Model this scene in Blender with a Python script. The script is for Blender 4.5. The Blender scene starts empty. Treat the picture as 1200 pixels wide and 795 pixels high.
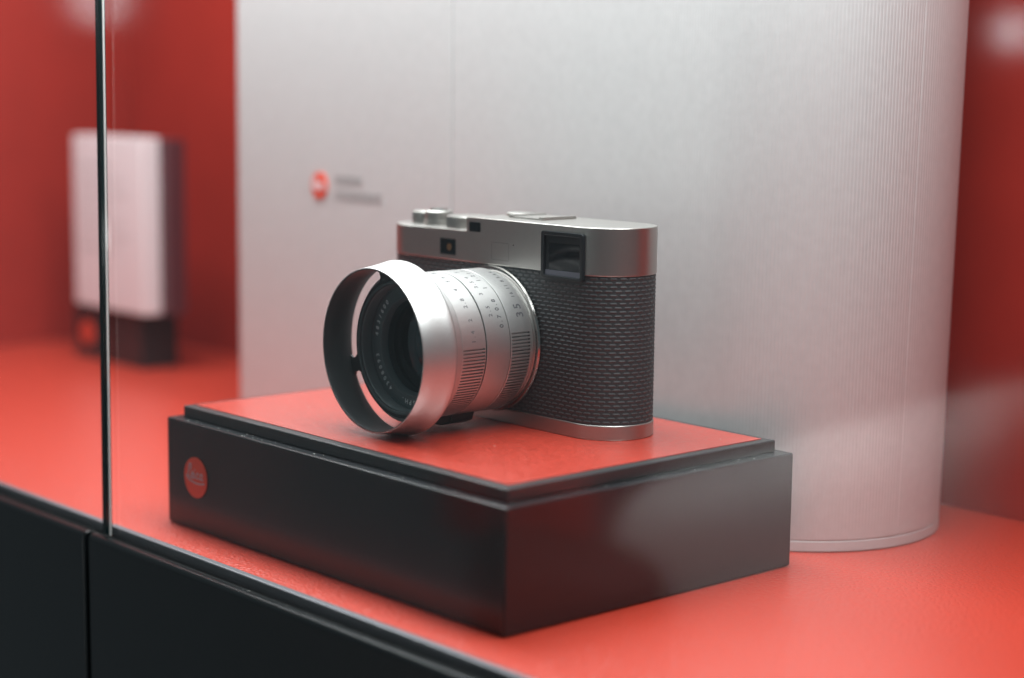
import bpy, bmesh, math, random
from mathutils import Vector, Matrix
random.seed(7)
R = math.radians
PI = math.pi
MM = 0.001
scn = bpy.context.scene
col = scn.collection

# ------------------------------------------------------------------ camera
cam_d = bpy.data.cameras.new('Camera')
cam = bpy.data.objects.new('Camera', cam_d)
col.objects.link(cam)
d = Vector((-0.73954601, 0.6589163, -0.13748092))
r = Vector((0.66402705, 0.74762428, 0.01122531))
u = Vector((-0.11018062, 0.08298942, 0.9904408))
m = Matrix((r, u, -d)).transposed().to_4x4()
m.translation = Vector((432.75, -383.79, 180.49)) * MM
cam.matrix_world = m
cam_d.sensor_width = 36
cam_d.lens = 2120.23 / 1200 * 36
cam_d.clip_start = 0.01
cam_d.clip_end = 50
cam_d.dof.use_dof = True
cam_d.dof.focus_distance = 0.686
cam_d.dof.aperture_fstop = 4.0
scn.camera = cam

# ------------------------------------------------------------------ world, lamps, exposure
w = bpy.data.worlds.new('World')
scn.world = w
w.use_nodes = True
bgn = w.node_tree.nodes['Background']
bgn.inputs['Color'].default_value = (0.76, 0.92, 1.0, 1)
bgn.inputs['Strength'].default_value = 0.11


def area(name, loc, target, sx, sy, power, color, spread=180):
    l = bpy.data.lights.new(name, 'AREA')
    l.shape = 'RECTANGLE'
    l.size, l.size_y = sx * MM, sy * MM
    l.energy = power
    l.color = color
    l.spread = R(spread)
    o = bpy.data.objects.new(name, l)
    col.objects.link(o)
    o.location = Vector(loc) * MM
    o.rotation_euler = (Vector(target) - Vector(loc)).to_track_quat('-Z', 'Y').to_euler()
    return o


area('case_lamp', (-185, 78, 430), (-185, 84, 0), 930, 140, 6.6, (0.965, 0.99, 1.0))
area('reflection_fill', (-500, -600, 330), (-500, -800, -180), 420, 60, 1.7, (0.92, 0.98, 1.0), 80)  # added fill without a seen source, brightens the pale block's reflection
scn.view_settings.view_transform = 'Standard'
scn.view_settings.look = 'None'
scn.view_settings.exposure = 0.12
scn.view_settings.gamma = 1.0
scn.render.engine = 'CYCLES'
scn.cycles.use_denoising = True
scn.cycles.max_bounces = 10
scn.cycles.transparent_max_bounces = 12


# ------------------------------------------------------------------ materials
def mat(name, color, rough=0.5, metal=0.0, spec=0.5, coat=0.0, var=0.0, vscale=40.0,
        bump=None, rvar=0.0, coat_rough=0.1, aniso=0.0):
    """bump = list of (kind, scale, strength, distance_mm)"""
    M = bpy.data.materials.new(name)
    M.use_nodes = True
    nt = M.node_tree
    b = nt.nodes['Principled BSDF']
    b.inputs['Base Color'].default_value = (*color, 1)
    b.inputs['Roughness'].default_value = rough
    b.inputs['Metallic'].default_value = metal
    b.inputs['Specular IOR Level'].default_value = spec
    b.inputs['Coat Weight'].default_value = coat
    b.inputs['Coat Roughness'].default_value = coat_rough
    b.inputs['Anisotropic'].default_value = aniso
    tc = nt.nodes.new('ShaderNodeTexCoord')
    if var or rvar:
        n = nt.nodes.new('ShaderNodeTexNoise')
        n.inputs['Scale'].default_value = vscale
        n.inputs['Detail'].default_value = 6
        nt.links.new(tc.outputs['Object'], n.inputs['Vector'])
        if var:
            rm = nt.nodes.new('ShaderNodeValToRGB')
            rm.color_ramp.elements[0].position = 0.3
            rm.color_ramp.elements[1].position = 0.7
            rm.color_ramp.elements[0].color = (*[c * (1 - var) for c in color], 1)
            rm.color_ramp.elements[1].color = (*[min(1, c * (1 + var)) for c in color], 1)
            nt.links.new(n.outputs['Fac'], rm.inputs['Fac'])
            nt.links.new(rm.outputs['Color'], b.inputs['Base Color'])
        if rvar:
            mr = nt.nodes.new('ShaderNodeMapRange')
            mr.inputs['From Min'].default_value = 0.3
            mr.inputs['From Max'].default_value = 0.7
            mr.inputs['To Min'].default_value = max(0.02, rough - rvar)
            mr.inputs['To Max'].default_value = rough + rvar
            nt.links.new(n.outputs['Fac'], mr.inputs['Value'])
            nt.links.new(mr.outputs['Result'], b.inputs['Roughness'])
    prev = None
    for (kind, sc, st, dist) in (bump or []):
        if kind == 'voronoi':
            t = nt.nodes.new('ShaderNodeTexVoronoi')
            t.feature = 'DISTANCE_TO_EDGE'
            out = t.outputs['Distance']
        else:
            t = nt.nodes.new('ShaderNodeTexNoise')
            t.inputs['Detail'].default_value = 8
            out = t.outputs['Fac']
        t.inputs['Scale'].default_value = 1.0
        mp = nt.nodes.new('ShaderNodeMapping')
        mp.inputs['Scale'].default_value = sc if isinstance(sc, tuple) else (sc, sc, sc)
        nt.links.new(tc.outputs['Object'], mp.inputs['Vector'])
        nt.links.new(mp.outputs['Vector'], t.inputs['Vector'])
        bp = nt.nodes.new('ShaderNodeBump')
        bp.inputs['Strength'].default_value = st
        bp.inputs['Distance'].default_value = dist * MM
        nt.links.new(out, bp.inputs['Height'])
        if prev:
            nt.links.new(prev.outputs['Normal'], bp.inputs['Normal'])
        prev = bp
    if prev:
        nt.links.new(prev.outputs['Normal'], b.inputs['Normal'])
    return M


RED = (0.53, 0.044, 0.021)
LEATHER = mat('red_leather', RED, 0.40, spec=0.8, var=0.12, vscale=600, rvar=0.05, coat=0.5, coat_rough=0.26,
              bump=[('voronoi', 420, 0.9, 0.62), ('noise', 1500, 0.5, 0.22)])
INLAY = mat('red_leather_inlay', RED, 0.36, spec=0.7, var=0.16, vscale=700, rvar=0.06, coat=0.9, coat_rough=0.16,
            bump=[('noise', (900, 260, 600), 1.0, 0.6), ('noise', 2200, 0.6, 0.2)])
INLAY.node_tree.nodes['Principled BSDF'].inputs['Coat IOR'].default_value = 2.0
LEATHER.node_tree.nodes['Principled BSDF'].inputs['Coat IOR'].default_value = 1.65
for M_, k_ in ((INLAY, 0.28), (LEATHER, 0.5)):
    # the varnish follows the grain a little
    nt_ = M_.node_tree
    b_ = nt_.nodes['Principled BSDF']
    src = b_.inputs['Normal'].links[0].from_socket
    g_ = nt_.nodes.new('ShaderNodeNewGeometry')
    mx_ = nt_.nodes.new('ShaderNodeMix')
    mx_.data_type = 'VECTOR'
    mx_.inputs[0].default_value = k_
    nt_.links.new(g_.outputs['Normal'], mx_.inputs[4])
    nt_.links.new(src, mx_.inputs[5])
    nt_.links.new(mx_.outputs[1], b_.inputs['Coat Normal'])
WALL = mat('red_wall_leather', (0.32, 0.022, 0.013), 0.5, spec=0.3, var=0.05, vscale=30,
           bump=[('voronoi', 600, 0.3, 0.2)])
LACQ = mat('black_lacquer', (0.014, 0.016, 0.018), 0.27, spec=0.5)
LACQ_T = mat('black_lacquer_rim', (0.030, 0.034, 0.036), 0.36, spec=0.5)
DRAWER = mat('anthracite_paint', (0.014, 0.018, 0.020), 0.30, spec=0.5, bump=[('noise', 2500, 0.15, 0.05)])
RAIL = mat('dark_anodised_rail', (0.16, 0.165, 0.18), 0.45, metal=0.5)
SLOT = mat('black_rubber_slot', (0.008, 0.010, 0.010), 0.7)
SILVER = mat('satin_silver', (0.41, 0.40, 0.38), 0.38, metal=1.0, var=0.02, vscale=900,
             bump=[('noise', 6000, 0.12, 0.02)])
SILVER_L = mat('satin_silver_lens', (0.48, 0.48, 0.475), 0.43, metal=0.9, var=0.02, vscale=900,
               bump=[('noise', 6000, 0.10, 0.02)])
CHROME = mat('polished_chrome', (0.5, 0.49, 0.47), 0.16, metal=1.0)
BLACKM = mat('black_anodised', (0.012, 0.015, 0.017), 0.36, spec=0.22)
HOODIN = mat('matt_black_lining', (0.055, 0.066, 0.070), 0.42, spec=0.5)
LENSIN = mat('lens_interior_black', (0.12, 0.17, 0.18), 0.40, spec=0.5)
GROOVE = mat('groove_shadow_black', (0.03, 0.03, 0.03), 0.6)
GRIP = mat('charcoal_leatherette', (0.034, 0.042, 0.045), 0.55, spec=0.22)
RIDGE = mat('charcoal_ridge', (0.038, 0.046, 0.049), 0.5, spec=0.38)
INK_D = mat('dark_engraving_paint', (0.04, 0.04, 0.045), 0.6)
INK_L = mat('grey_engraving_paint', (0.085, 0.085, 0.09), 0.6)
INK_W = mat('pale_engraving_paint', (0.75, 0.85, 0.85), 0.6)
GLASSD = mat('dark_window_glass', (0.006, 0.008, 0.010), 0.08, spec=0.3)
AMBER = mat('amber_cell', (0.10, 0.055, 0.025), 0.3)
BLUEG = mat('blue_grey_reflection', (0.075, 0.085, 0.115), 0.35)  # bluish reflection on the viewfinder's bottom strip, put into the colour
EMBLEM = mat('red_enamel', (0.72, 0.07, 0.03), 0.38, spec=0.5)
SCRIPT = mat('embossed_script', (0.50, 0.38, 0.40), 0.35, metal=0.3)
CARD = mat('white_acrylic', (0.78, 0.74, 0.76), 0.35)
PRINT = mat('grey_print', (0.26, 0.25, 0.25), 0.6)
PRINT_C = mat('pale_grey_print', (0.45, 0.42, 0.43), 0.6)
GLINT = mat('chamfer_glint', (0.82, 0.80, 0.78), 0.15, spec=0.6)  # opaque near-white imitates the bright line of the pane's chamfer
GEDGE = mat('green_black_glass_edge', (0.008, 0.022, 0.023), 0.2)

ROOM = mat('pale_block_paint', (0.80, 0.78, 0.76), 0.5, var=0.03, vscale=4)
ROOMRED = mat('red_block_paint', (0.5, 0.05, 0.04), 0.5)
BACKING = mat('dull_rose_backing', (0.09, 0.025, 0.032), 0.4)


def fabric():
    M = mat('silver_ribbed_fabric', (0.59, 0.59, 0.59), 0.5, metal=0.2, spec=0.5, var=0.03, vscale=260,
            bump=[('noise', (1200, 1200, 90), 0.25, 0.15), ('noise', 2600, 0.25, 0.08)])
    return M


FABRIC = fabric()


def glass_mat():
    M = bpy.data.materials.new('clear_pane')
    M.use_nodes = True
    nt = M.node_tree
    nt.nodes.clear()
    o = nt.nodes.new('ShaderNodeOutputMaterial')
    t = nt.nodes.new('ShaderNodeBsdfTransparent')
    t.inputs['Color'].default_value = (0.975, 0.985, 0.98, 1)
    g = nt.nodes.new('ShaderNodeBsdfGlossy')
    g.inputs['Roughness'].default_value = 0.065
    lw = nt.nodes.new('ShaderNodeLayerWeight')
    lw.inputs['Blend'].default_value = 0.5
    p5 = nt.nodes.new('ShaderNodeMath')
    p5.operation = 'POWER'
    p5.inputs[1].default_value = 5
    ma = nt.nodes.new('ShaderNodeMath')
    ma.operation = 'MULTIPLY_ADD'
    ma.inputs[1].default_value = 0.96
    ma.inputs[2].default_value = 0.04
    mx = nt.nodes.new('ShaderNodeMixShader')
    nt.links.new(lw.outputs['Facing'], p5.inputs[0])
    nt.links.new(p5.outputs[0], ma.inputs[0])
    nt.links.new(ma.outputs[0], mx.inputs[0])
    nt.links.new(t.outputs[0], mx.inputs[1])
    nt.links.new(g.outputs[0], mx.inputs[2])
    nt.links.new(mx.outputs[0], o.inputs['Surface'])
    return M


PANE = glass_mat()


# ------------------------------------------------------------------ mesh helpers (all input in millimetres)
def link(name, verts, faces, material, parent=None, smooth=None):
    me = bpy.data.meshes.new(name)
    me.from_pydata([(a * MM, b * MM, c * MM) for a, b, c in verts], [], faces)
    me.update()
    bm = bmesh.new()
    bm.from_mesh(me)
    bmesh.ops.recalc_face_normals(bm, faces=bm.faces)
    bm.to_mesh(me)
    bm.free()
    if smooth is not None:
        me.polygons.foreach_set('use_smooth', [True] * len(me.polygons))
        me.set_sharp_from_angle(angle=R(smooth))
    me.materials.append(material)
    o = bpy.data.objects.new(name, me)
    col.objects.link(o)
    if parent:
        o.parent = parent
        o.matrix_parent_inverse = Matrix.Translation(-parent_world(parent))
    return o


def parent_world(p):
    v = Vector(p.location)
    return v


def bevel(o, width, seg=2, angle=30):
    b = o.modifiers.new('bevel', 'BEVEL')
    b.width = width * MM
    b.segments = seg
    b.limit_method = 'ANGLE'
    b.angle_limit = R(angle)
    b.harden_normals = False
    return o


def box(x0, x1, y0, y1, z0, z1):
    v = [(x, y, z) for z in (z0, z1) for y in (y0, y1) for x in (x0, x1)]
    f = [(0, 1, 3, 2), (4, 6, 7, 5), (0, 4, 5, 1), (2, 3, 7, 6), (0, 2, 6, 4), (1, 5, 7, 3)]
    return v, f


def merge(parts):
    V, F = [], []
    for v, f in parts:
        n = len(V)
        V += v
        F += [tuple(i + n for i in q) for q in f]
    return V, F


def prism(poly, z0, z1):
    n = len(poly)
    v = [(x, y, z0) for x, y in poly] + [(x, y, z1) for x, y in poly]
    f = [tuple(range(n - 1, -1, -1)), tuple(range(n, 2 * n))]
    f += [(i, (i + 1) % n, n + (i + 1) % n, n + i) for i in range(n)]
    return v, f


def thing(name, label, cat, loc, group=None):
    o = bpy.data.objects.new(name, None)
    col.objects.link(o)
    o.empty_display_size = 0.01
    o.location = Vector(loc) * MM
    tag(o, label, cat, group)
    return o


def tag(o, label, cat, group=None):
    o['label'] = label
    o['category'] = cat
    if group:
        o['group'] = group
    return o


def structure(o):
    o['kind'] = 'structure'
    return o


def stadium(L, D, n=40, cx=0, cy=0):
    rr = D / 2
    q = []
    for i in range(n + 1):
        t = -PI / 2 + PI * i / n
        q.append((cx + L / 2 - rr + rr * math.cos(t), cy + rr * math.sin(t)))
    for i in range(n + 1):
        t = PI / 2 + PI * i / n
        q.append((cx - L / 2 + rr + rr * math.cos(t), cy + rr * math.sin(t)))
    return q


# ------------------------------------------------------------------ setting
structure(link('shelf', *box(-1500, 300, -20.5, 290, -18, 0), LEATHER))
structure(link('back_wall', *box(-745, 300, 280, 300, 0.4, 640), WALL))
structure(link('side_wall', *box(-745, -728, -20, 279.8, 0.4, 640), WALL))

# aluminium rail that holds the glass, and the slot the glass stands in
tag(bevel(link('glass_rail', *box(-219, 290, -24.2, -20.8, -16, 0.9), RAIL), 0.6, 2),
    'dark grey metal rail in front of the black plinth under the large glass', 'rail')
tag(bevel(link('glass_rail', *box(-1500, -220.5, -24.2, -20.8, -16, 0.9), RAIL), 0.6, 2),
    'dark grey metal rail at far left behind the left drawer front', 'rail')
structure(link('glass_slot', *box(-1500, 290, -27.2, -24.4, -16, -3.6), SLOT))


def drawer(x0, x1, label):
    # outline in the y/z plane with a rounded upper front edge, extruded along x
    prof = [(-27.4, -2.4), (-29.6, -2.4)]
    for i in range(1, 9):
        t = PI / 2 * i / 8
        prof.append((-29.6 - 2.4 * math.sin(t), -4.8 + 2.4 * math.cos(t)))
    prof += [(-32.0, -160), (-27.4, -160)]
    n = len(prof)
    v = [(x0, y, z) for y, z in prof] + [(x1, y, z) for y, z in prof]
    f = [tuple(range(n)), tuple(range(2 * n - 1, n - 1, -1))]
    f += [(i, (i + 1) % n, n + (i + 1) % n, n + i) for i in range(n)]
    o = link('drawer_front', v, f, DRAWER, smooth=35)
    bevel(o, 0.9, 3, 50)
    return tag(o, label, 'drawer front')


drawer(-222.0, 290, 'large black drawer front below the plinth, right of the narrow gap')
drawer(-1200, -225.6, 'black drawer front at lower left, left of the narrow gap')
structure(link('cabinet', *box(-1500, 290, -26.5, 285, -160, -18.5), SLOT))


def lean(o, k=0.0105):
    for v in o.data.vertices:
        v.co.x += v.co.z * k
    return o


def pane(x0, x1, label):
    o = lean(link('glass_screen', *box(x0, x1, -27.0, -24.6, -3.4, 560), PANE))
    return tag(o, label, 'glass screen')


gr = pane(-212.4, 290, 'clear glass pane in front of the camera and plinth')
gl = pane(-1200, -217.8, 'clear glass pane on the left of the dark vertical joint')
lean(link('pane_edge', *box(-217.4, -214.9, -27.6, -24.6, -2.2, 560), GEDGE, gl))
lean(link('pane_glint', *box(-212.95, -212.5, -27.1, -26.3, -2.2, 560), GLINT, gr))  # white strip added as the bright chamfer line of the pane edge

# unseen blocks added for their blurred reflections in the glass, and the room's lamps
cv, cf = box(-705, -282, -1100, -770, -700, -20)
cv = [(x, y, -175 if (z > -100 and x < -500) else z) for x, y, z in cv]      # top sloped so the block's reflection gets a slanting upper edge
bevel(structure(link('pale_reflection_block', cv, cf, ROOM)), 60, 6)  # unseen, added to lay a pale reflection on the glass
bevel(structure(link('red_reflection_block', *box(-812, -712, -800, -762, -262, -168), ROOMRED)), 16, 4)  # unseen, added with the next one for red blurs in the glass
bevel(structure(link('red_reflection_block', *box(-905, -845, -800, -762, -250, -185), ROOMRED)), 16, 4)
cu = []
for i in range(40):
    t = 2 * PI * i / 40
    cu.append((-640 + 105 * math.cos(t), -690 + 60 * math.sin(t)))
bevel(structure(link('dark_reflection_block', *prism(cu, -700, -196), SLOT)), 45, 6)  # unseen, added to cut a dark arc out of the pale reflection


def globe(loc, rad, strength, label):
    bm = bmesh.new()
    bmesh.ops.create_uvsphere(bm, u_segments=32, v_segments=16, radius=rad * MM)
    me = bpy.data.meshes.new('room_lamp')
    bm.to_mesh(me)
    bm.free()
    me.shade_smooth()
    M = bpy.data.materials.new('lit_globe')
    M.use_nodes = True
    b = M.node_tree.nodes['Principled BSDF']
    b.inputs['Emission Color'].default_value = (0.82, 0.95, 1.0, 1)
    b.inputs['Emission Strength'].default_value = strength
    me.materials.append(M)
    o = bpy.data.objects.new('room_lamp', me)
    o.location = Vector(loc) * MM
    col.objects.link(o)
    return structure(o)


globe((-621, -1282, 243), 19, 6, '')
globe((-1526, -751, 282), 34, 2.2, '')

# ------------------------------------------------------------------ black plinth
A, B, H1, T, H2 = 212.1, 145.95, 44.3, 4.96, 49.36
pl = thing('display_plinth', 'stepped black lacquer plinth with red leather top carrying the silver camera',
           'plinth', (-A / 2, B / 2, 0))
bevel(link('base_block', *box(-A, 0, 0, B, 0.3, H1), LACQ, pl), 0.8, 3)
bevel(link('upper_tier', *box(-A + T, -T, T, B - T, H1 + 0.02, H2 - 0.25), LACQ_T, pl), 0.6, 3)
link('leather_inlay', *box(-A + 8.2, -9.2, 9.0, B - 8.4, H2 - 0.8, H2), INLAY, pl)

LEICA = [
    [(-.50, .22), (-.43, .40), (-.50, .52), (-.60, .42), (-.66, .12), (-.70, -.10), (-.80, -.15), (-.80, -.05), (-.62, -.08), (-.46, -.17)],
    [(-.43, -.02), (-.27, .05), (-.28, .15), (-.38, .12), (-.42, -.04), (-.34, -.14), (-.20, -.08)],
    [(-.15, .13), (-.19, -.09), (-.09, -.10)],
    [(-.135, .26), (-.12, .30)],
    [(.18, .10), (.10, .14), (.01, .04), (.04, -.10), (.17, -.10)],
    [(.50, .12), (.37, .14), (.27, .00), (.33, -.12), (.45, -.03), (.51, .13), (.47, -.08), (.58, -.12)],
    [(-.80, -.16), (-.50, -.27), (.0, -.34), (.45, -.31), (.68, -.25)],
]


def smooth_line(pts, n=5):
    out = []
    P = [pts[0]] + list(pts) + [pts[-1]]
    for i in range(1, len(P) - 2):
        p0, p1, p2, p3 = P[i - 1:i + 3]
        for k in range(n):
            t = k / n
            out.append(tuple(0.5 * ((2 * p1[j]) + (p2[j] - p0[j]) * t + (2 * p0[j] - 5 * p1[j] + 4 * p2[j] - p3[j]) * t * t
                                    + (3 * p1[j] - p0[j] - 3 * p2[j] + p3[j]) * t ** 3) for j in (0, 1)))
    out.append(tuple(pts[-1]))
    return out


def strokes(lines, s, ox, y, oz, rad):
    parts = []
    for ln in lines:
        q = smooth_line(ln)
        v, f = [], []
        for i, (a, b) in enumerate(q):
            j0, j1 = max(0, i - 1), min(len(q) - 1, i + 1)
            tx, tz = q[j1][0] - q[j0][0], q[j1][1] - q[j0][1]
            l = math.hypot(tx, tz) or 1
            nx, nz = -tz / l, tx / l
            for k in range(6):
                t = 2 * PI * k / 6
                v.append((ox + a * s + nx * rad * math.cos(t), y - rad * 0.7 * math.sin(t), oz + b * s + nz * rad * math.cos(t)))
            if i:
                f += [((i - 1) * 6 + k, (i - 1) * 6 + (k + 1) % 6, i * 6 + (k + 1) % 6, i * 6 + k) for k in range(6)]
        e = len(q) - 1
        f += [tuple(range(5, -1, -1)), tuple(e * 6 + k for k in range(6))]
        parts.append((v, f))
    return merge(parts)


def disc_y(cx, cz, y0, y1, rad, n=64):
    v = [(cx + rad * math.cos(2 * PI * i / n), y, cz + rad * math.sin(2 * PI * i / n)) for y in (y0, y1) for i in range(n)]
    f = [tuple(range(n)), tuple(range(2 * n - 1, n - 1, -1))]
    f += [(i, (i + 1) % n, n + (i + 1) % n, n + i) for i in range(n)]
    return v, f


em = link('round_emblem', *disc_y(-189.9, 22.2, -0.5, 0.4, 8.3), EMBLEM, pl, smooth=40)
link('script_lettering', *strokes(LEICA, 8.9, -189.0, -0.5, 23.0, 0.38), SCRIPT, em, smooth=60)

# ------------------------------------------------------------------ tall silver column behind
CY0, CY1, CXR, CR, CXL, CRL = 148.6, 272.0, 8.6, 61.7, -393.5, 12.0
path = []       # (x, y, nx, ny) around the column
N = 1200


def col_path():
    pts = []
    def arc(cx, cy, rr, a0, a1):
        n = max(2, int(abs(a1 - a0) * rr / 0.36))
        for i in range(n):
            t = a0 + (a1 - a0) * i / n
            pts.append((cx + rr * math.cos(t), cy + rr * math.sin(t), math.cos(t), math.sin(t)))
    def line(x0, y0, x1, y1, nx, ny):
        n = max(1, int(math.hypot(x1 - x0, y1 - y0) / 0.36))
        for i in range(n):
            t = i / n
            pts.append((x0 + (x1 - x0) * t, y0 + (y1 - y0) * t, nx, ny))
    line(CXL + CRL, CY0, CXR - CR, CY0, 0, -1)
    arc(CXR - CR, CY0 + CR, CR, -PI / 2, PI / 2)
    line(CXR - CR, CY0 + 2 * CR, CXL + CRL, CY0 + 2 * CR, 0, 1)
    arc(CXL + CRL, CY0 + 2 * CR - CRL, CRL, PI / 2, PI)
    line(CXL, CY0 + 2 * CR - CRL, CXL, CY0 + CRL, -1, 0)
    arc(CXL + CRL, CY0 + CRL, CRL, PI, PI * 1.5)
    return pts


cp = col_path()
ribbed = []
for i, (x, y, nx, ny) in enumerate(cp):
    dd = (0.028, 0.028, -0.008, -0.034)[i % 4]           # one fine rib every four steps
    if abs(x + 207.5) < 0.5 and ny < 0:
        dd = -0.8                                     # the panel joint
    ang = math.degrees(math.atan2(y - (CY0 + CR), x - (CXR - CR)))
    if x > CXR - CR and abs(ang + 8) < 0.35:
        dd = -0.13
    ribbed.append((x + nx * dd, y + ny * dd))
cl = thing('display_column', 'tall silver ribbed column with rounded right end behind the camera', 'column',
           (-200, 210, 0))
rbv, rbf = prism(ribbed, 5.2, 425)
rbv = [(x + 0.016 * z * min(1, max(0, (x + 90) / 90)), y, z) for x, y, z in rbv]      # the right end flares a little
link('ribbed_body', rbv, rbf, FABRIC, cl)
plain = [(x - nx * 0.25, y - ny * 0.25) for i, (x, y, nx, ny) in enumerate(cp) if i % 4 == 0]
hem = [(x + nx * 0.1, y + ny * 0.1) for i, (x, y, nx, ny) in enumerate(cp) if i % 4 == 0]
link('base_joint', *prism(plain, 4.6, 5.2), FABRIC, cl)
bevel(link('base_hem', *prism(hem, 0.3, 4.6), FABRIC, cl), 0.35, 2)
ce = link('round_emblem', *disc_y(-310.8, 131, 147.9, 149.2, 6.6), EMBLEM, cl, smooth=40)
link('script_lettering', *strokes(LEICA, 6.8, -310.4, 147.8, 131.4, 0.30), CARD, ce)


def marks(x0, x1, z, h, y, wid=1.7, gap=0.8):
    parts = []
    x = x0
    while x < x1 - 0.4:
        ww = wid * random.uniform(0.7, 1.15)
        k = random.random()
        parts.append(box(x, x + 0.55, y - 0.12, y + 0.4, z - h / 2, z + h / 2))
        parts.append(box(x + 0.56, x + ww, y - 0.12, y + 0.4, z + h / 2 - 0.55 if k < .6 else z - .25, z + h / 2 if k < .6 else z + .3))
        if k < .75:
            parts.append(box(x + 0.56, x + ww, y - 0.12, y + 0.4, z - h / 2, z - h / 2 + 0.55))
        x += ww + gap
    return merge(parts)


pr = merge([marks(-297.5, -276, 134.2, 4.4, CY0 - 0.12), marks(-297.5, -261, 126.6, 4.2, CY0 - 0.12)])
link('printed_lines', *pr, PRINT, cl)

# ------------------------------------------------------------------ far left: card block on a small plinth
sp = thing('small_plinth', 'blurred small black plinth with red dot standing far left by the red wall', 'plinth', (-620, 215, 0))
bevel(link('base_block', *box(-659, -573, 197, 224, 0.3, 36), LACQ, sp), 0.5)
link('round_emblem', *disc_y(-642, 17, 196.5, 197.5, 8.3), EMBLEM, sp, smooth=40)
cb = thing('information_card', 'blurred white information block standing on the small black plinth at left', 'card', (-605, 215, 36.2))
bevel(link('card_block', *box(-650, -562, 193, 206, 36.2, 147), CARD, cb), 0.8)
link('backing_panel', *box(-650, -554, 206.5, 219, 36.2, 146), BACKING, cb)
cpr = merge([marks(-642, -596 + 8 * (i % 3), 128 - 9 * i, 2.2, 192.9) for i in range(7)])
link('printed_lines', *cpr, PRINT_C, cb)

# ------------------------------------------------------------------ the camera
BX, BY = -106.4, 100.3
BL, BD = 138.6, 35.5
Z0 = H2 + 0.05
ZB, ZT, ZS, ZH = 5.7, 61.95, 74.3, 80.0
cm = thing('rangefinder_camera', 'silver rangefinder camera with charcoal grip and hooded lens on the red leather', 'camera', (BX, BY, Z0))


def offset(q, dx, dy):
    return [(x + dx, y + dy) for x, y in q]


bevel(link('bottom_plate', *prism(stadium(BL, BD, 48, BX, BY), Z0, Z0 + ZB), SILVER, cm, smooth=40), 0.45, 3, 50)
link('grip_wrap', *prism(stadium(BL - 0.8, BD - 0.8, 48, BX, BY), Z0 + ZB, Z0 + ZT), GRIP, cm, smooth=40)
# top plate: full outline up to the step, the right part up to full height
lower = stadium(BL, BD, 48, BX, BY)
XS = BX - 12.4
upper = [(x, y) for x, y in lower if x > XS]
upper = [(XS, BY - BD / 2)] + [p for p in upper] + [(XS, BY + BD / 2)]


def stepped_top():
    # one shell: the outline at the bottom, the low deck left of XS, the high deck right of it
    right = [p for p in lower if p[0] > XS + 0.01]
    left = [p for p in lower if p[0] < XS - 0.01]
    # order of lower: right end from front to back, then left end from back to front
    fr, bk = (XS, BY - BD / 2), (XS, BY + BD / 2)
    z0, z1, z2 = Z0 + ZT, Z0 + ZS, Z0 + ZH
    V = [];
    def add(p, z):
        V.append((p[0], p[1], z))
        return len(V) - 1
    rb = [add(p, z0) for p in right]
    rt = [add(p, z2) for p in right]
    lb = [add(p, z0) for p in left]
    lt = [add(p, z1) for p in left]
    fb, fm, ft_ = add(fr, z0), add(fr, z1), add(fr, z2)
    bb, bm_, bt = add(bk, z0), add(bk, z1), add(bk, z2)
    F = [tuple([fb] + rb + [bb] + lb)[::-1], tuple([ft_] + rt + [bt]), tuple([fm, bm_] + lt)]
    for i in range(len(right) - 1):
        F.append((rb[i], rb[i + 1], rt[i + 1], rt[i]))
    for i in range(len(left) - 1):
        F.append((lb[i], lb[i + 1], lt[i + 1], lt[i]))
    F += [(fb, rb[0], rt[0], ft_, fm), (rb[-1], bb, bm_, bt, rt[-1])]
    F += [(bb, lb[0], lt[0], bm_), (lb[-1], fb, fm, lt[-1]), (fm, ft_, bt, bm_)]
    return V, F


bevel(link('top_plate', *stepped_top(), SILVER, cm, smooth=40), 0.3, 2, 50)

# leatherette: rows of small raised ridges, laid like bricks round the body
per = 2 * (BL - BD) + PI * (BD - 0.8)
rr_ = (BD - 0.8) / 2
half = (BL - BD) / 2


def around(s):
    s %= per
    Lst = 2 * half
    if s < Lst:
        return BX - half + s, BY - rr_, 0, -1
    s -= Lst
    if s < PI * rr_:
        t = -PI / 2 + s / rr_
        return BX + half + rr_ * math.cos(t), BY + rr_ * math.sin(t), math.cos(t), math.sin(t)
    s -= PI * rr_
    if s < Lst:
        return BX + half - s, BY + rr_, 0, 1
    s -= Lst
    t = PI / 2 + s / rr_
    return BX - half + rr_ * math.cos(t), BY + rr_ * math.sin(t), math.cos(t), math.sin(t)


LX, LZ, YF = BX + 4.2, Z0 + 33.0, BY - BD / 2
V, F = [], []
rows = 36
npr = int(per / 3.72)
pitch_s = per / npr
pitch_z = (ZT - ZB - 0.5) / rows
for rw in range(rows):
    zc = Z0 + ZB + 0.3 + (rw + 0.5) * pitch_z
    for k in range(npr):
        sc_ = (k + 0.5 * (rw % 2)) * pitch_s
        x, y, nx, ny = around(sc_)
        if ny < -0.9 and (math.hypot(x - LX, zc - LZ) < 27.0 or (31 < x - BX < 57 and zc > Z0 + 58.3)):
            continue
        n0 = len(V)
        hl, hs = 1.62, 0.54
        for (ds, dz, pr_) in ((-hl, 0.0, .0), (-1.0, hs, .0), (1.0, hs, .0), (hl, 0.0, .0), (1.0, -hs, .0), (-1.0, -hs, .0),
                              (-1.05, 0.08, .22), (1.05, 0.08, .22)):
            xx, yy, ax, ay = around(sc_ + ds)
            V.append((xx + ax * (pr_ + 0.01), yy + ay * (pr_ + 0.01), zc + dz))
        F += [tuple(n0 + i for i in q) for q in ((0, 6, 1), (1, 6, 7, 2), (2, 7, 3), (3, 7, 4), (4, 7, 6, 5), (5, 6, 0))]
ro = link('leatherette_ridges', V, F, RIDGE, cm)
ro['kind'] = 'stuff'


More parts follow.
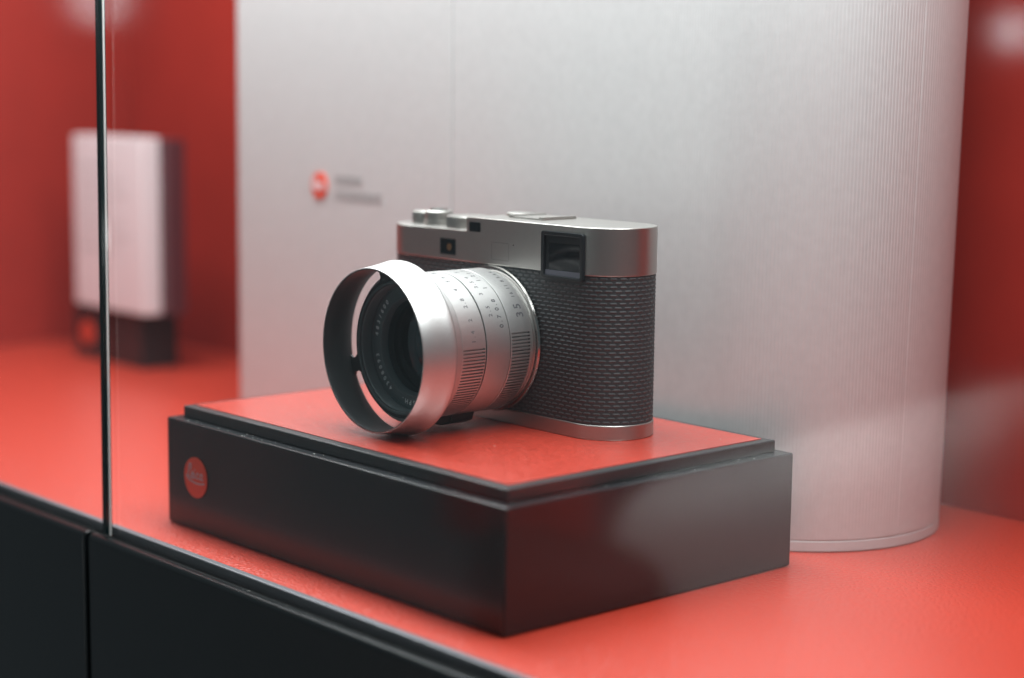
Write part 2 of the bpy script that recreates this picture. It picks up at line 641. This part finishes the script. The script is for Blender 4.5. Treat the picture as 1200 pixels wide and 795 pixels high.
def rrect(x0, x1, z0, z1, rad, n=6):
    q = []
    for cx, cz, a in ((x1 - rad, z0 + rad, -90), (x1 - rad, z1 - rad, 0), (x0 + rad, z1 - rad, 90), (x0 + rad, z0 + rad, 180)):
        for i in range(n + 1):
            t = R(a + 90 * i / n)
            q.append((cx + rad * math.cos(t), cz + rad * math.sin(t)))
    return q


def plate_y(poly, y0, y1):
    n = len(poly)
    v = [(x, y0, z) for x, z in poly] + [(x, y1, z) for x, z in poly]
    f = [tuple(range(n)), tuple(range(2 * n - 1, n - 1, -1))]
    f += [(i, (i + 1) % n, n + (i + 1) % n, n + i) for i in range(n)]
    return v, f


def frame_y(po, pi_, y0, y1):
    n = len(po)
    v = [(x, y0, z) for x, z in po] + [(x, y0, z) for x, z in pi_] + [(x, y1, z) for x, z in po] + [(x, y1, z) for x, z in pi_]
    f = []
    for i in range(n):
        j = (i + 1) % n
        f += [(i, j, n + j, n + i), (2 * n + i, 3 * n + i, 3 * n + j, 2 * n + j), (i, 2 * n + i, 2 * n + j, j), (n + i, n + j, 3 * n + j, 3 * n + i)]
    return v, f


# viewfinder window: black frame, mask, glass, bottom strip with a bluish reflection in its colour
vf = link('viewfinder_window', *frame_y(rrect(BX + 32.6, BX + 55.6, Z0 + 59.6, Z0 + 77.5, 1.1), rrect(BX + 34.4, BX + 54.2, Z0 + 60.7, Z0 + 76.0, 0.6), YF - 0.9, YF + 1), BLACKM, cm)
bevel(vf, 0.2, 2)
link('window_mask', *frame_y(rrect(BX + 34.4, BX + 54.2, Z0 + 60.7, Z0 + 76.0, 0.6), rrect(BX + 36.3, BX + 53.2, Z0 + 63.0, Z0 + 73.2, 0.5), YF - 0.15, YF + .6), BLACKM, vf)
link('reflecting_strip', *plate_y(rrect(BX + 34.5, BX + 54.1, Z0 + 60.8, Z0 + 62.8, 0.3), YF - 0.35, YF - 0.16), BLUEG, vf)
link('window_glass', *plate_y(rrect(BX + 36.2, BX + 53.3, Z0 + 62.9, Z0 + 73.3, 0.4), YF - 0.05, YF + .5), GLASSD, vf)
rf = link('rangefinder_window', *frame_y(rrect(BX - 28.8, BX - 19, Z0 + 64, Z0 + 70.5, 0.4), rrect(BX - 28.1, BX - 19.7, Z0 + 64.6, Z0 + 69.9, 0.3), YF - 0.12, YF + .5), BLACKM, cm)
link('window_glass', *plate_y(rrect(BX - 28.1, BX - 19.7, Z0 + 64.6, Z0 + 69.9, 0.3), YF - 0.04, YF + .5), GLASSD, rf)
link('amber_cell', *disc_y(BX - 23.0, Z0 + 67.1, YF - 0.07, YF + .4, 1.5, 24), AMBER, rf)
link('sensor_window', *plate_y(rrect(BX - 10.5, BX - 3.7, Z0 + 74.3, Z0 + 78.1, 0.5), YF - 0.08, YF + .5), GLASSD, cm)
sq = link('square_port', *frame_y(rrect(BX + 3, BX + 13.2, Z0 + 64.1, Z0 + 71, 0.3), rrect(BX + 3.1, BX + 13.1, Z0 + 64.2, Z0 + 70.9, 0.25), YF - 0.02, YF + .3), INK_L, cm)
link('pin_hole', *disc_y(BX + 15.9, Z0 + 70.5, YF - 0.03, YF + .3, 0.3, 16), BLACKM, cm)


def lathe_z(prof, cx, cy, n=64, knurl=0.0, kfrom=None):
    """prof: list of (radius, z, knurled)"""
    v, f = [], []
    m_ = len(prof)
    for i in range(n):
        t = 2 * PI * i / n
        for (rad, z, kn) in prof:
            rr = rad - (knurl if kn and i % 2 else 0)
            v.append((cx + rr * math.cos(t), cy + rr * math.sin(t), z))
    for i in range(n):
        j = (i + 1) % n
        for k in range(m_ - 1):
            f.append((i * m_ + k, j * m_ + k, j * m_ + k + 1, i * m_ + k + 1))
    f.append(tuple(i * m_ for i in range(n - 1, -1, -1)))
    f.append(tuple(i * m_ + m_ - 1 for i in range(n)))
    return v, f


zs = Z0 + ZS
link('shutter_dial', *lathe_z([(8.7, zs, 0), (8.7, zs + .5, 1), (8.7, zs + 4.3, 1), (8.2, zs + 4.9, 0)], BX - 26.5, BY - 5.2, 132, 0.28), SILVER, cm, smooth=25)
sb = link('shutter_button', *lathe_z([(6.3, zs, 0), (6.3, zs + 1.6, 0), (5.9, zs + 1.7, 0), (5.9, zs + 5.4, 0), (5.4, zs + 5.8, 0)], BX - 46.4, BY - 4, 72), SILVER, cm, smooth=35)
link('release_cap', *lathe_z([(3.9, zs + 5.81, 0), (3.8, zs + 6.6, 0), (3.0, zs + 6.9, 0), (1.6, zs + 7.1, 0)], BX - 46.4, BY - 4, 48), CHROME, sb, smooth=35)
link('power_switch', *lathe_z([(4.9, zs, 0), (4.9, zs + .5, 1), (4.9, zs + 4.6, 1), (4.4, zs + 5.1, 0)], BX - 57.0, BY - 3.5, 72, 0.2), SILVER, cm, smooth=25)
zh = Z0 + ZH
hs_ = link('hot_shoe', *merge([box(BX + 1, BX + 21, BY - 7, BY + 11, zh, zh + .7),
                               box(BX + 1, BX + 3.4, BY - 7, BY + 11, zh + .72, zh + 1.2),
                               box(BX + 18.6, BX + 21, BY - 7, BY + 11, zh + .72, zh + 1.2)]), SILVER, cm)
bevel(hs_, 0.15)
link('deck_disc', *lathe_z([(5.5, zh, 0), (5.5, zh + 1.1, 0), (5.0, zh + 1.4, 0)], BX - 4.6, BY + 4, 48), SILVER, cm, smooth=35)


# ---- lens: turned rings about the axis y, d = distance in front of the body face
def lathe_y(prof, phis=None, n=160, closed=True):
    """prof: list of (d, r) or (d, function(phi)->r)"""
    if phis is None:
        phis = [360 * i / n for i in range(n)]
    v, f = [], []
    m_ = len(prof)
    n = len(phis)
    for ph in phis:
        c, s = math.cos(R(ph)), math.sin(R(ph))
        for dd, rr in prof:
            q = rr(ph) if callable(rr) else rr
            v.append((LX + q * c, YF - dd, LZ + q * s))
    rng = m_ if closed else m_ - 1
    for i in range(n):
        j = (i + 1) % n
        for k in range(rng):
            k2 = (k + 1) % m_
            f.append((i * m_ + k, j * m_ + k, j * m_ + k2, i * m_ + k2))
    return v, f


lens = link('lens', *lathe_y([(0.05, 10), (0.05, 27.1), (2, 26.0), (4, 26.0), (4.4, 27.1), (39.5, 27.1), (39.5, 24.5), (46, 24.5), (46, 24.3), (38, 24.3), (38, 10)]), GROOVE, cm, smooth=40)
link('mount_flange', *lathe_y([(0.0, 26), (0.0, 28.7), (0.9, 28.9), (1.7, 28.6), (2.1, 27.6), (2.1, 26)]), CHROME, lens, smooth=30)
link('rear_collar', *lathe_y([(2.15, 25), (2.15, 26.3), (4.3, 26.8), (4.3, 25)]), SILVER_L, lens, smooth=30)


def knurl_phis(z_hi, span, step):
    """angles for a ring with two knurled grips and the function giving the groove depth"""
    zones = [(z_hi - span, z_hi), (180 - z_hi, 180 - z_hi + span)]
    phis = set()
    for i in range(180):
        p = i * 2.0 - 90
        if not any(a - .5 < q < b + .5 for a, b in zones for q in (p, p + 360, p - 360)):
            phis.add(round(p % 360, 3))
    deep = {}
    for a, b in zones:
        nn = int(round((b - a) / step))
        st = (b - a) / nn
        for k in range(nn):
            s0 = a + k * st
            for fr, dp in ((0.0, 0), (0.46, 0), (0.55, 1), (0.91, 1)):
                q = round((s0 + fr * st) % 360, 3)
                phis.add(q)
                deep[q] = dp
        phis.add(round(b % 360, 3))
        deep[round(b % 360, 3)] = 0
    return sorted(phis), deep


def knurled_ring(name, d0, d1, rad, z_hi, span, step, depth=0.9, back_round=False):
    phis, deep = knurl_phis(z_hi, span, step)
    def rk(ph):
        return rad - depth * deep.get(ph, 0)
    rf_ = lambda ph: rad
    if back_round:
        prof = [(d0, 25), (d0, lambda ph: rk(ph) - 0.9), (d0 + 0.45, lambda ph: rk(ph) - 0.25), (d0 + 1.1, rk), (d1 - .55, rk), (d1 - .5, rad), (d1 - .15, rad), (d1, rad - .15), (d1, 25)]
    else:
        prof = [(d0, 25), (d0, rad - .2), (d0 + .2, rad), (d0 + .55, rad), (d0 + .6, rk), (d1 - .6, rk), (d1 - .55, rad), (d1 - .2, rad), (d1, rad - .2), (d1, 25)]
    return link(name, *lathe_y(prof, phis), SILVER_L, lens, smooth=22)


knurled_ring('depth_scale_ring', 4.35, 14.9, 28.0, 12.5, 88, 2.72, back_round=True)
link('focus_ring', *lathe_y([(15.25, 25), (15.25, 27.85), (15.4, 28.0), (26.75, 28.0), (26.9, 27.85), (26.9, 25)], n=240), SILVER_L, lens, smooth=30)
knurled_ring('aperture_ring', 27.45, 39.1, 28.0, 3.2, 84, 2.75)
link('hood_collar', *lathe_y([(39.4, 25), (39.4, 28.35), (39.6, 28.5), (43.2, 28.8), (45.0, 28.8), (45.0, 25)], n=240), SILVER_L, lens, smooth=30)

# focus tab under the barrel
tabp = []
for i in range(13):
    t = R(-90 + (i - 6) * 3.4)
    tabp.append((LX + 27.7 * math.cos(t), LZ + 27.7 * math.sin(t)))
for i in range(13):
    s = 1 - i / 6
    tabp.append((LX + 8.2 * s * (1 - 0.12 * (1 - abs(s))), LZ - 31.8 + 2.2 * s * s))
ft = link('focus_tab', *plate_y(tabp, YF - 28.5, YF - 17), BLACKM, lens, smooth=35)
bevel(ft, 0.5, 2, 40)

# hood: silver shell, black lining, slotted plate
hp = [(60.0, 30.65), (60.0, 31.05), (59.8, 31.15), (54, 31.95), (48.3, 33.0), (46.6, 33.35), (46.0, 33.3), (45.5, 32.9), (45.4, 32.3), (45.4, 31.95)]
inner = [(59.9, 30.6), (46.7, 31.9)]
link('lens_hood', *lathe_y(hp + [(45.4, 31.93), (46.7, 31.93)], n=260), SILVER_L, lens, smooth=35)
link('hood_lining', *lathe_y([(59.85, 30.62), (59.85, 30.4), (59.6, 30.3), (46.7, 31.6), (46.7, 31.9)], n=200), HOODIN, lens, smooth=30)


def slotted_plate():
    V, F = [], []
    gap = 5.3
    slots = [(199 + 90 * k) for k in range(4)]        # centres of the webs between slots
    ro_, ri_ = 31.75, 27.0
    phis = []
    for cw in slots:
        a0, a1 = cw + gap, cw + 90 - gap
        phis += [a0 + (a1 - a0) * i / 34 for i in range(35)]
        phis += [a1 + 2 * gap * i / 4 for i in range(1, 4)]
    n = len(phis)

    def in_slot(p):
        for cw in slots:
            q = (p - cw) % 360
            if gap - 1e-4 <= q <= 90 - gap + 1e-4:
                return q
        return None
    prof_r = []
    for p in phis:
        q = in_slot(p)
        mid = (ro_ + ri_) / 2
        if q is None:
            prof_r.append((mid, mid, False))
        else:
            e = min(q - gap, 90 - gap - q) * PI / 180 * mid        # distance from slot end
            hw = (ro_ - ri_) / 2
            rc = 1.6
            k = 1.0
            if e < rc:
                cut = rc - math.sqrt(max(0, rc * rc - (rc - e) ** 2))
                k = (hw - cut) / hw
            prof_r.append((mid - hw * k, mid + hw * k, True))
    rows_ = []
    d0, d1 = 46.0, 46.9
    for side in (d1, d0):
        for i, p in enumerate(phis):
            c, s = math.cos(R(p)), math.sin(R(p))
            for rr in (24.4, prof_r[i][0], prof_r[i][1], 31.93):
                V.append((LX + rr * c, YF - side, LZ + rr * s))
    off = n * 4
    for i in range(n):
        j = (i + 1) % n
        a, b = i * 4, j * 4
        F += [(a, b, b + 1, a + 1), (a + 2, b + 2, b + 3, a + 3)]
        F += [(off + a, off + a + 1, off + b + 1, off + b), (off + a + 2, off + a + 3, off + b + 3, off + b + 2)]
        if prof_r[i][2] and prof_r[j][2] and (phis[j] - phis[i]) % 360 < 5:
            F += [(a + 1, b + 1, off + b + 1, off + a + 1), (a + 2, off + a + 2, off + b + 2, b + 2)]
        else:
            F += [(a + 1, b + 1, b + 2, a + 2), (off + a + 1, off + a + 2, off + b + 2, off + b + 1)]
        F += [(a, off + a, off + b, b), (a + 3, b + 3, off + b + 3, off + a + 3)]
    return V, F


link('slotted_plate', *slotted_plate(), HOODIN, lens)

# inside of the lens
link('filter_thread', *lathe_y([(47.6, 24.4), (47.6, 25.3), (47.0, 25.7), (46.92, 25.7), (46.92, 24.4)], n=120), LENSIN, lens, smooth=30)
thr = [(46.6, 24.28)]
for i in range(8):
    thr += [(46.2 - i * 0.55, 23.9), (45.9 - i * 0.55, 24.25)]
link('thread_rings', *lathe_y(thr + [(41.2, 24.2), (41.2, 24.32), (46.6, 24.32)], n=120), LENSIN, lens)
link('name_ring', *lathe_y([(38.4, 24.2), (41.2, 24.2), (41.2, 23.6), (41.0, 23.5), (41.0, 19.6), (41.3, 19.3), (41.3, 18.7), (40.6, 18.3), (38.4, 18.0)], n=140), LENSIN, lens, smooth=25)
st = []
for i, (rr, dd) in enumerate(((18.2, 38.3), (16.6, 37.2), (15.0, 36.2), (13.4, 34.6), (11.8, 32.6), (10.2, 31))):
    st += [(dd, rr), (dd - 0.5, rr - .4), (dd - 0.5, rr - 1.6)]
st += [(28, 8.6), (28, 0.2)]
link('inner_barrel', *lathe_y(st, n=96, closed=False), LENSIN, lens, smooth=25)


def lens_glass():
    M = glass_mat()
    M.name = 'coated_lens_glass'
    nt = M.node_tree
    for nd in nt.nodes:
        if nd.type == 'BSDF_TRANSPARENT':
            nd.inputs['Color'].default_value = (0.55, 0.60, 0.62, 1)
        if nd.type == 'BSDF_GLOSSY':
            nd.inputs['Color'].default_value = (0.75, 0.95, 1.0, 1)
        if nd.type == 'MATH' and nd.operation == 'MULTIPLY_ADD':
            nd.inputs[2].default_value = 0.13
    return M


LG = lens_glass()
dome = [(38.3 + 2.6 * (1 - (rr / 18.2) ** 2), rr) for rr in (18.2, 16, 13, 10, 7, 4, 2, 0.05)]
link('front_element', *lathe_y(dome, n=96, closed=False), LG, lens, smooth=60)
dome2 = [(31.5 + 2.0 * (1 - (rr / 10.5) ** 2), rr) for rr in (10.5, 8, 6, 4, 2, 0.05)]
g2 = link('rear_element', *lathe_y(dome2, n=72, closed=False), LG, lens, smooth=60)


# ---- lettering
def glyph_mesh(ch, size):
    c = bpy.data.curves.new('glyph', 'FONT')
    c.body = ch
    c.size = size
    c.align_x = 'CENTER'
    c.resolution_u = 3
    c.offset = 0.022 * size
    o = bpy.data.objects.new('glyph', c)
    col.objects.link(o)
    dg = bpy.context.evaluated_depsgraph_get()
    dg.update()
    me = bpy.data.meshes.new_from_object(o.evaluated_get(dg))
    bpy.data.objects.remove(o)
    bpy.data.curves.remove(c)
    v = [tuple(q.co) for q in me.vertices]
    f = [tuple(p.vertices) for p in me.polygons]
    w_ = (max(q[0] for q in v) - min(q[0] for q in v)) if v else 0
    bpy.data.meshes.remove(me)
    return v, f, w_


_gc = {}


def glyph(ch, size):
    if (ch, size) not in _gc:
        _gc[(ch, size)] = glyph_mesh(ch, size)
    return _gc[(ch, size)]


def barrel_text(items, rad, name, material):
    """items: (text, d of middle, phi of middle, size, pitch). Reads with rising phi, tops to the front."""
    V, F = [], []
    for text, dm, ph, size, pitch in items:
        n = len(text)
        for i, ch in enumerate(text):
            v, f, _w = glyph(ch, size)
            o = (i - (n - 1) / 2) * pitch
            n0 = len(V)
            for (a, b, c_) in v:
                t = R(ph) + (a + o) / rad
                V.append((LX + (rad + .025) * math.cos(t), YF - dm - (b - size * 0.34), LZ + (rad + .025) * math.sin(t)))
            F += [tuple(q + n0 for q in g) for g in f]
    return link(name, V, F, material, lens)


barrel_text([('1.4', 33.3, 12.4, 2.6, 1.75), ('2', 33.2, 25.5, 2.6, 1.9), ('2.8', 33.1, 40.3, 2.6, 1.6), ('4', 33.0, 54.0, 2.6, 1.9),
             ('5.6', 33.0, 68.5, 2.6, 1.6), ('8', 33.0, 83, 2.6, 1.9), ('11', 33.0, 97, 2.6, 1.7), ('16', 33.0, 111, 2.6, 1.8)], 28.0, 'aperture_numbers', INK_L)
barrel_text([('0.7', 18.7, 22.5, 2.7, 1.85), ('0.8', 18.6, 36.5, 2.7, 1.85), ('1', 18.6, 53.5, 2.7, 1.9), ('1.2', 18.5, 67, 2.7, 1.8),
             ('1.5', 18.5, 80, 2.7, 1.8), ('2', 18.5, 92, 2.7, 1.8), ('3', 18.5, 104, 2.7, 1.8), ('5', 18.5, 114, 2.7, 1.8)], 28.0, 'metre_numbers', INK_D)
barrel_text([('2.5', 22.7, 31.5, 2.5, 1.7), ('3', 22.6, 47.5, 2.5, 1.7), ('3.5', 22.5, 58.5, 2.5, 1.6), ('4', 22.5, 68.5, 2.5, 1.7),
             ('5', 22.5, 81, 2.5, 1.7), ('7', 22.5, 93, 2.5, 1.7), ('10', 22.5, 105, 2.5, 1.7)], 28.0, 'feet_numbers', INK_L)
barrel_text([('35', 8.3, 30.0, 4.9, 3.4)], 28.0, 'focal_length_mark', INK_D)
barrel_text([('16', 7.9, 44.2, 2.3, 1.5), ('11', 7.9, 52.6, 2.3, 1.45), ('8', 7.8, 60.0, 2.3, 1.6), ('5.6', 7.8, 67.8, 2.2, 1.25),
             ('4', 7.8, 75, 2.2, 1.5), ('4', 7.8, 100, 2.2, 1.5), ('8', 7.8, 114, 2.2, 1.5), ('11', 7.8, 121, 2.2, 1.4)], 28.0, 'depth_numbers', INK_D)


def depth_lines():
    V, F = [], []
    for ph0, ph1 in ((44, 62), (52.6, 67), (60, 72), (67.8, 77), (75, 82)):
        n0 = len(V)
        for i in range(9):
            t = i / 8
            p = ph0 + (ph1 - ph0) * t
            dd = 10.4 + 3.8 * t
            for s in (-0.05, 0.05):
                q = R(p) + s / 28
                V.append((LX + 28.02 * math.cos(q), YF - dd, LZ + 28.02 * math.sin(q)))
            if i:
                a = n0 + 2 * i
                F.append((a - 2, a - 1, a + 1, a))
    return V, F


link('depth_lines', *depth_lines(), INK_L, lens)


def ring_text(items, rad, dd, size):
    V, F = [], []
    for text, ph0, step in items:
        for i, ch in enumerate(text):
            v, f, _w = glyph(ch, size)
            ph = R(ph0 - i * step)
            c, s = math.cos(ph), math.sin(ph)
            n0 = len(V)
            for (a, b, c_) in v:
                rr = rad + b - size * 0.34
                # reading direction is clockwise: tangent = (s, -c)
                V.append((LX + rr * c + a * s, YF - dd - 0.03, LZ + rr * s - a * c))
            F += [tuple(q + n0 for q in g) for g in f]
    return V, F


link('name_engraving', *ring_text([('ASPH.', -79, 6.2), ('4308093', -126, 6.5), ('483/600', 173, 6.5)], 21.7, 41.0, 2.6), INK_W, lens)


# ---- lint and dust on the ledges
V, F = [], []
spots = []
for i in range(26):
    spots.append((random.uniform(-A + 3, -3), random.uniform(1.0, 4.4), H1 + 0.05))
for i in range(14):
    spots.append((random.uniform(-4.4, -1.0), random.uniform(4, B - 4), H1 + 0.05))
for i in range(22):
    spots.append((random.uniform(-260, 40), random.uniform(-29.5, -28), -2.35))
for i in range(10):
    spots.append((random.uniform(-A + 14, -14), random.uniform(12, B - 14), H2 + 0.05))
for (x, y, z) in spots:
    n0 = len(V)
    q = random.uniform(0.09, 0.2)
    l = q * random.uniform(1, 2.6)
    a = random.uniform(0, PI)
    ca, sa = math.cos(a), math.sin(a)
    for (px, py, pz) in ((l, 0, 0), (0, q, 0), (-l, 0, 0), (0, -q, 0), (0, 0, q), (0, 0, -0.05)):
        V.append((x + px * ca - py * sa, y + px * sa + py * ca, z + pz))
    F += [tuple(n0 + k for k in t) for t in ((0, 1, 4), (1, 2, 4), (2, 3, 4), (3, 0, 4), (1, 0, 5), (2, 1, 5), (3, 2, 5), (0, 3, 5))]
DUST = mat('pale_dust', (0.55, 0.54, 0.52), 0.8)
du = link('dust_specks', V, F, DUST)
du['kind'] = 'stuff'
tag(du, 'tiny pale specks of dust on the black ledges', 'dust')
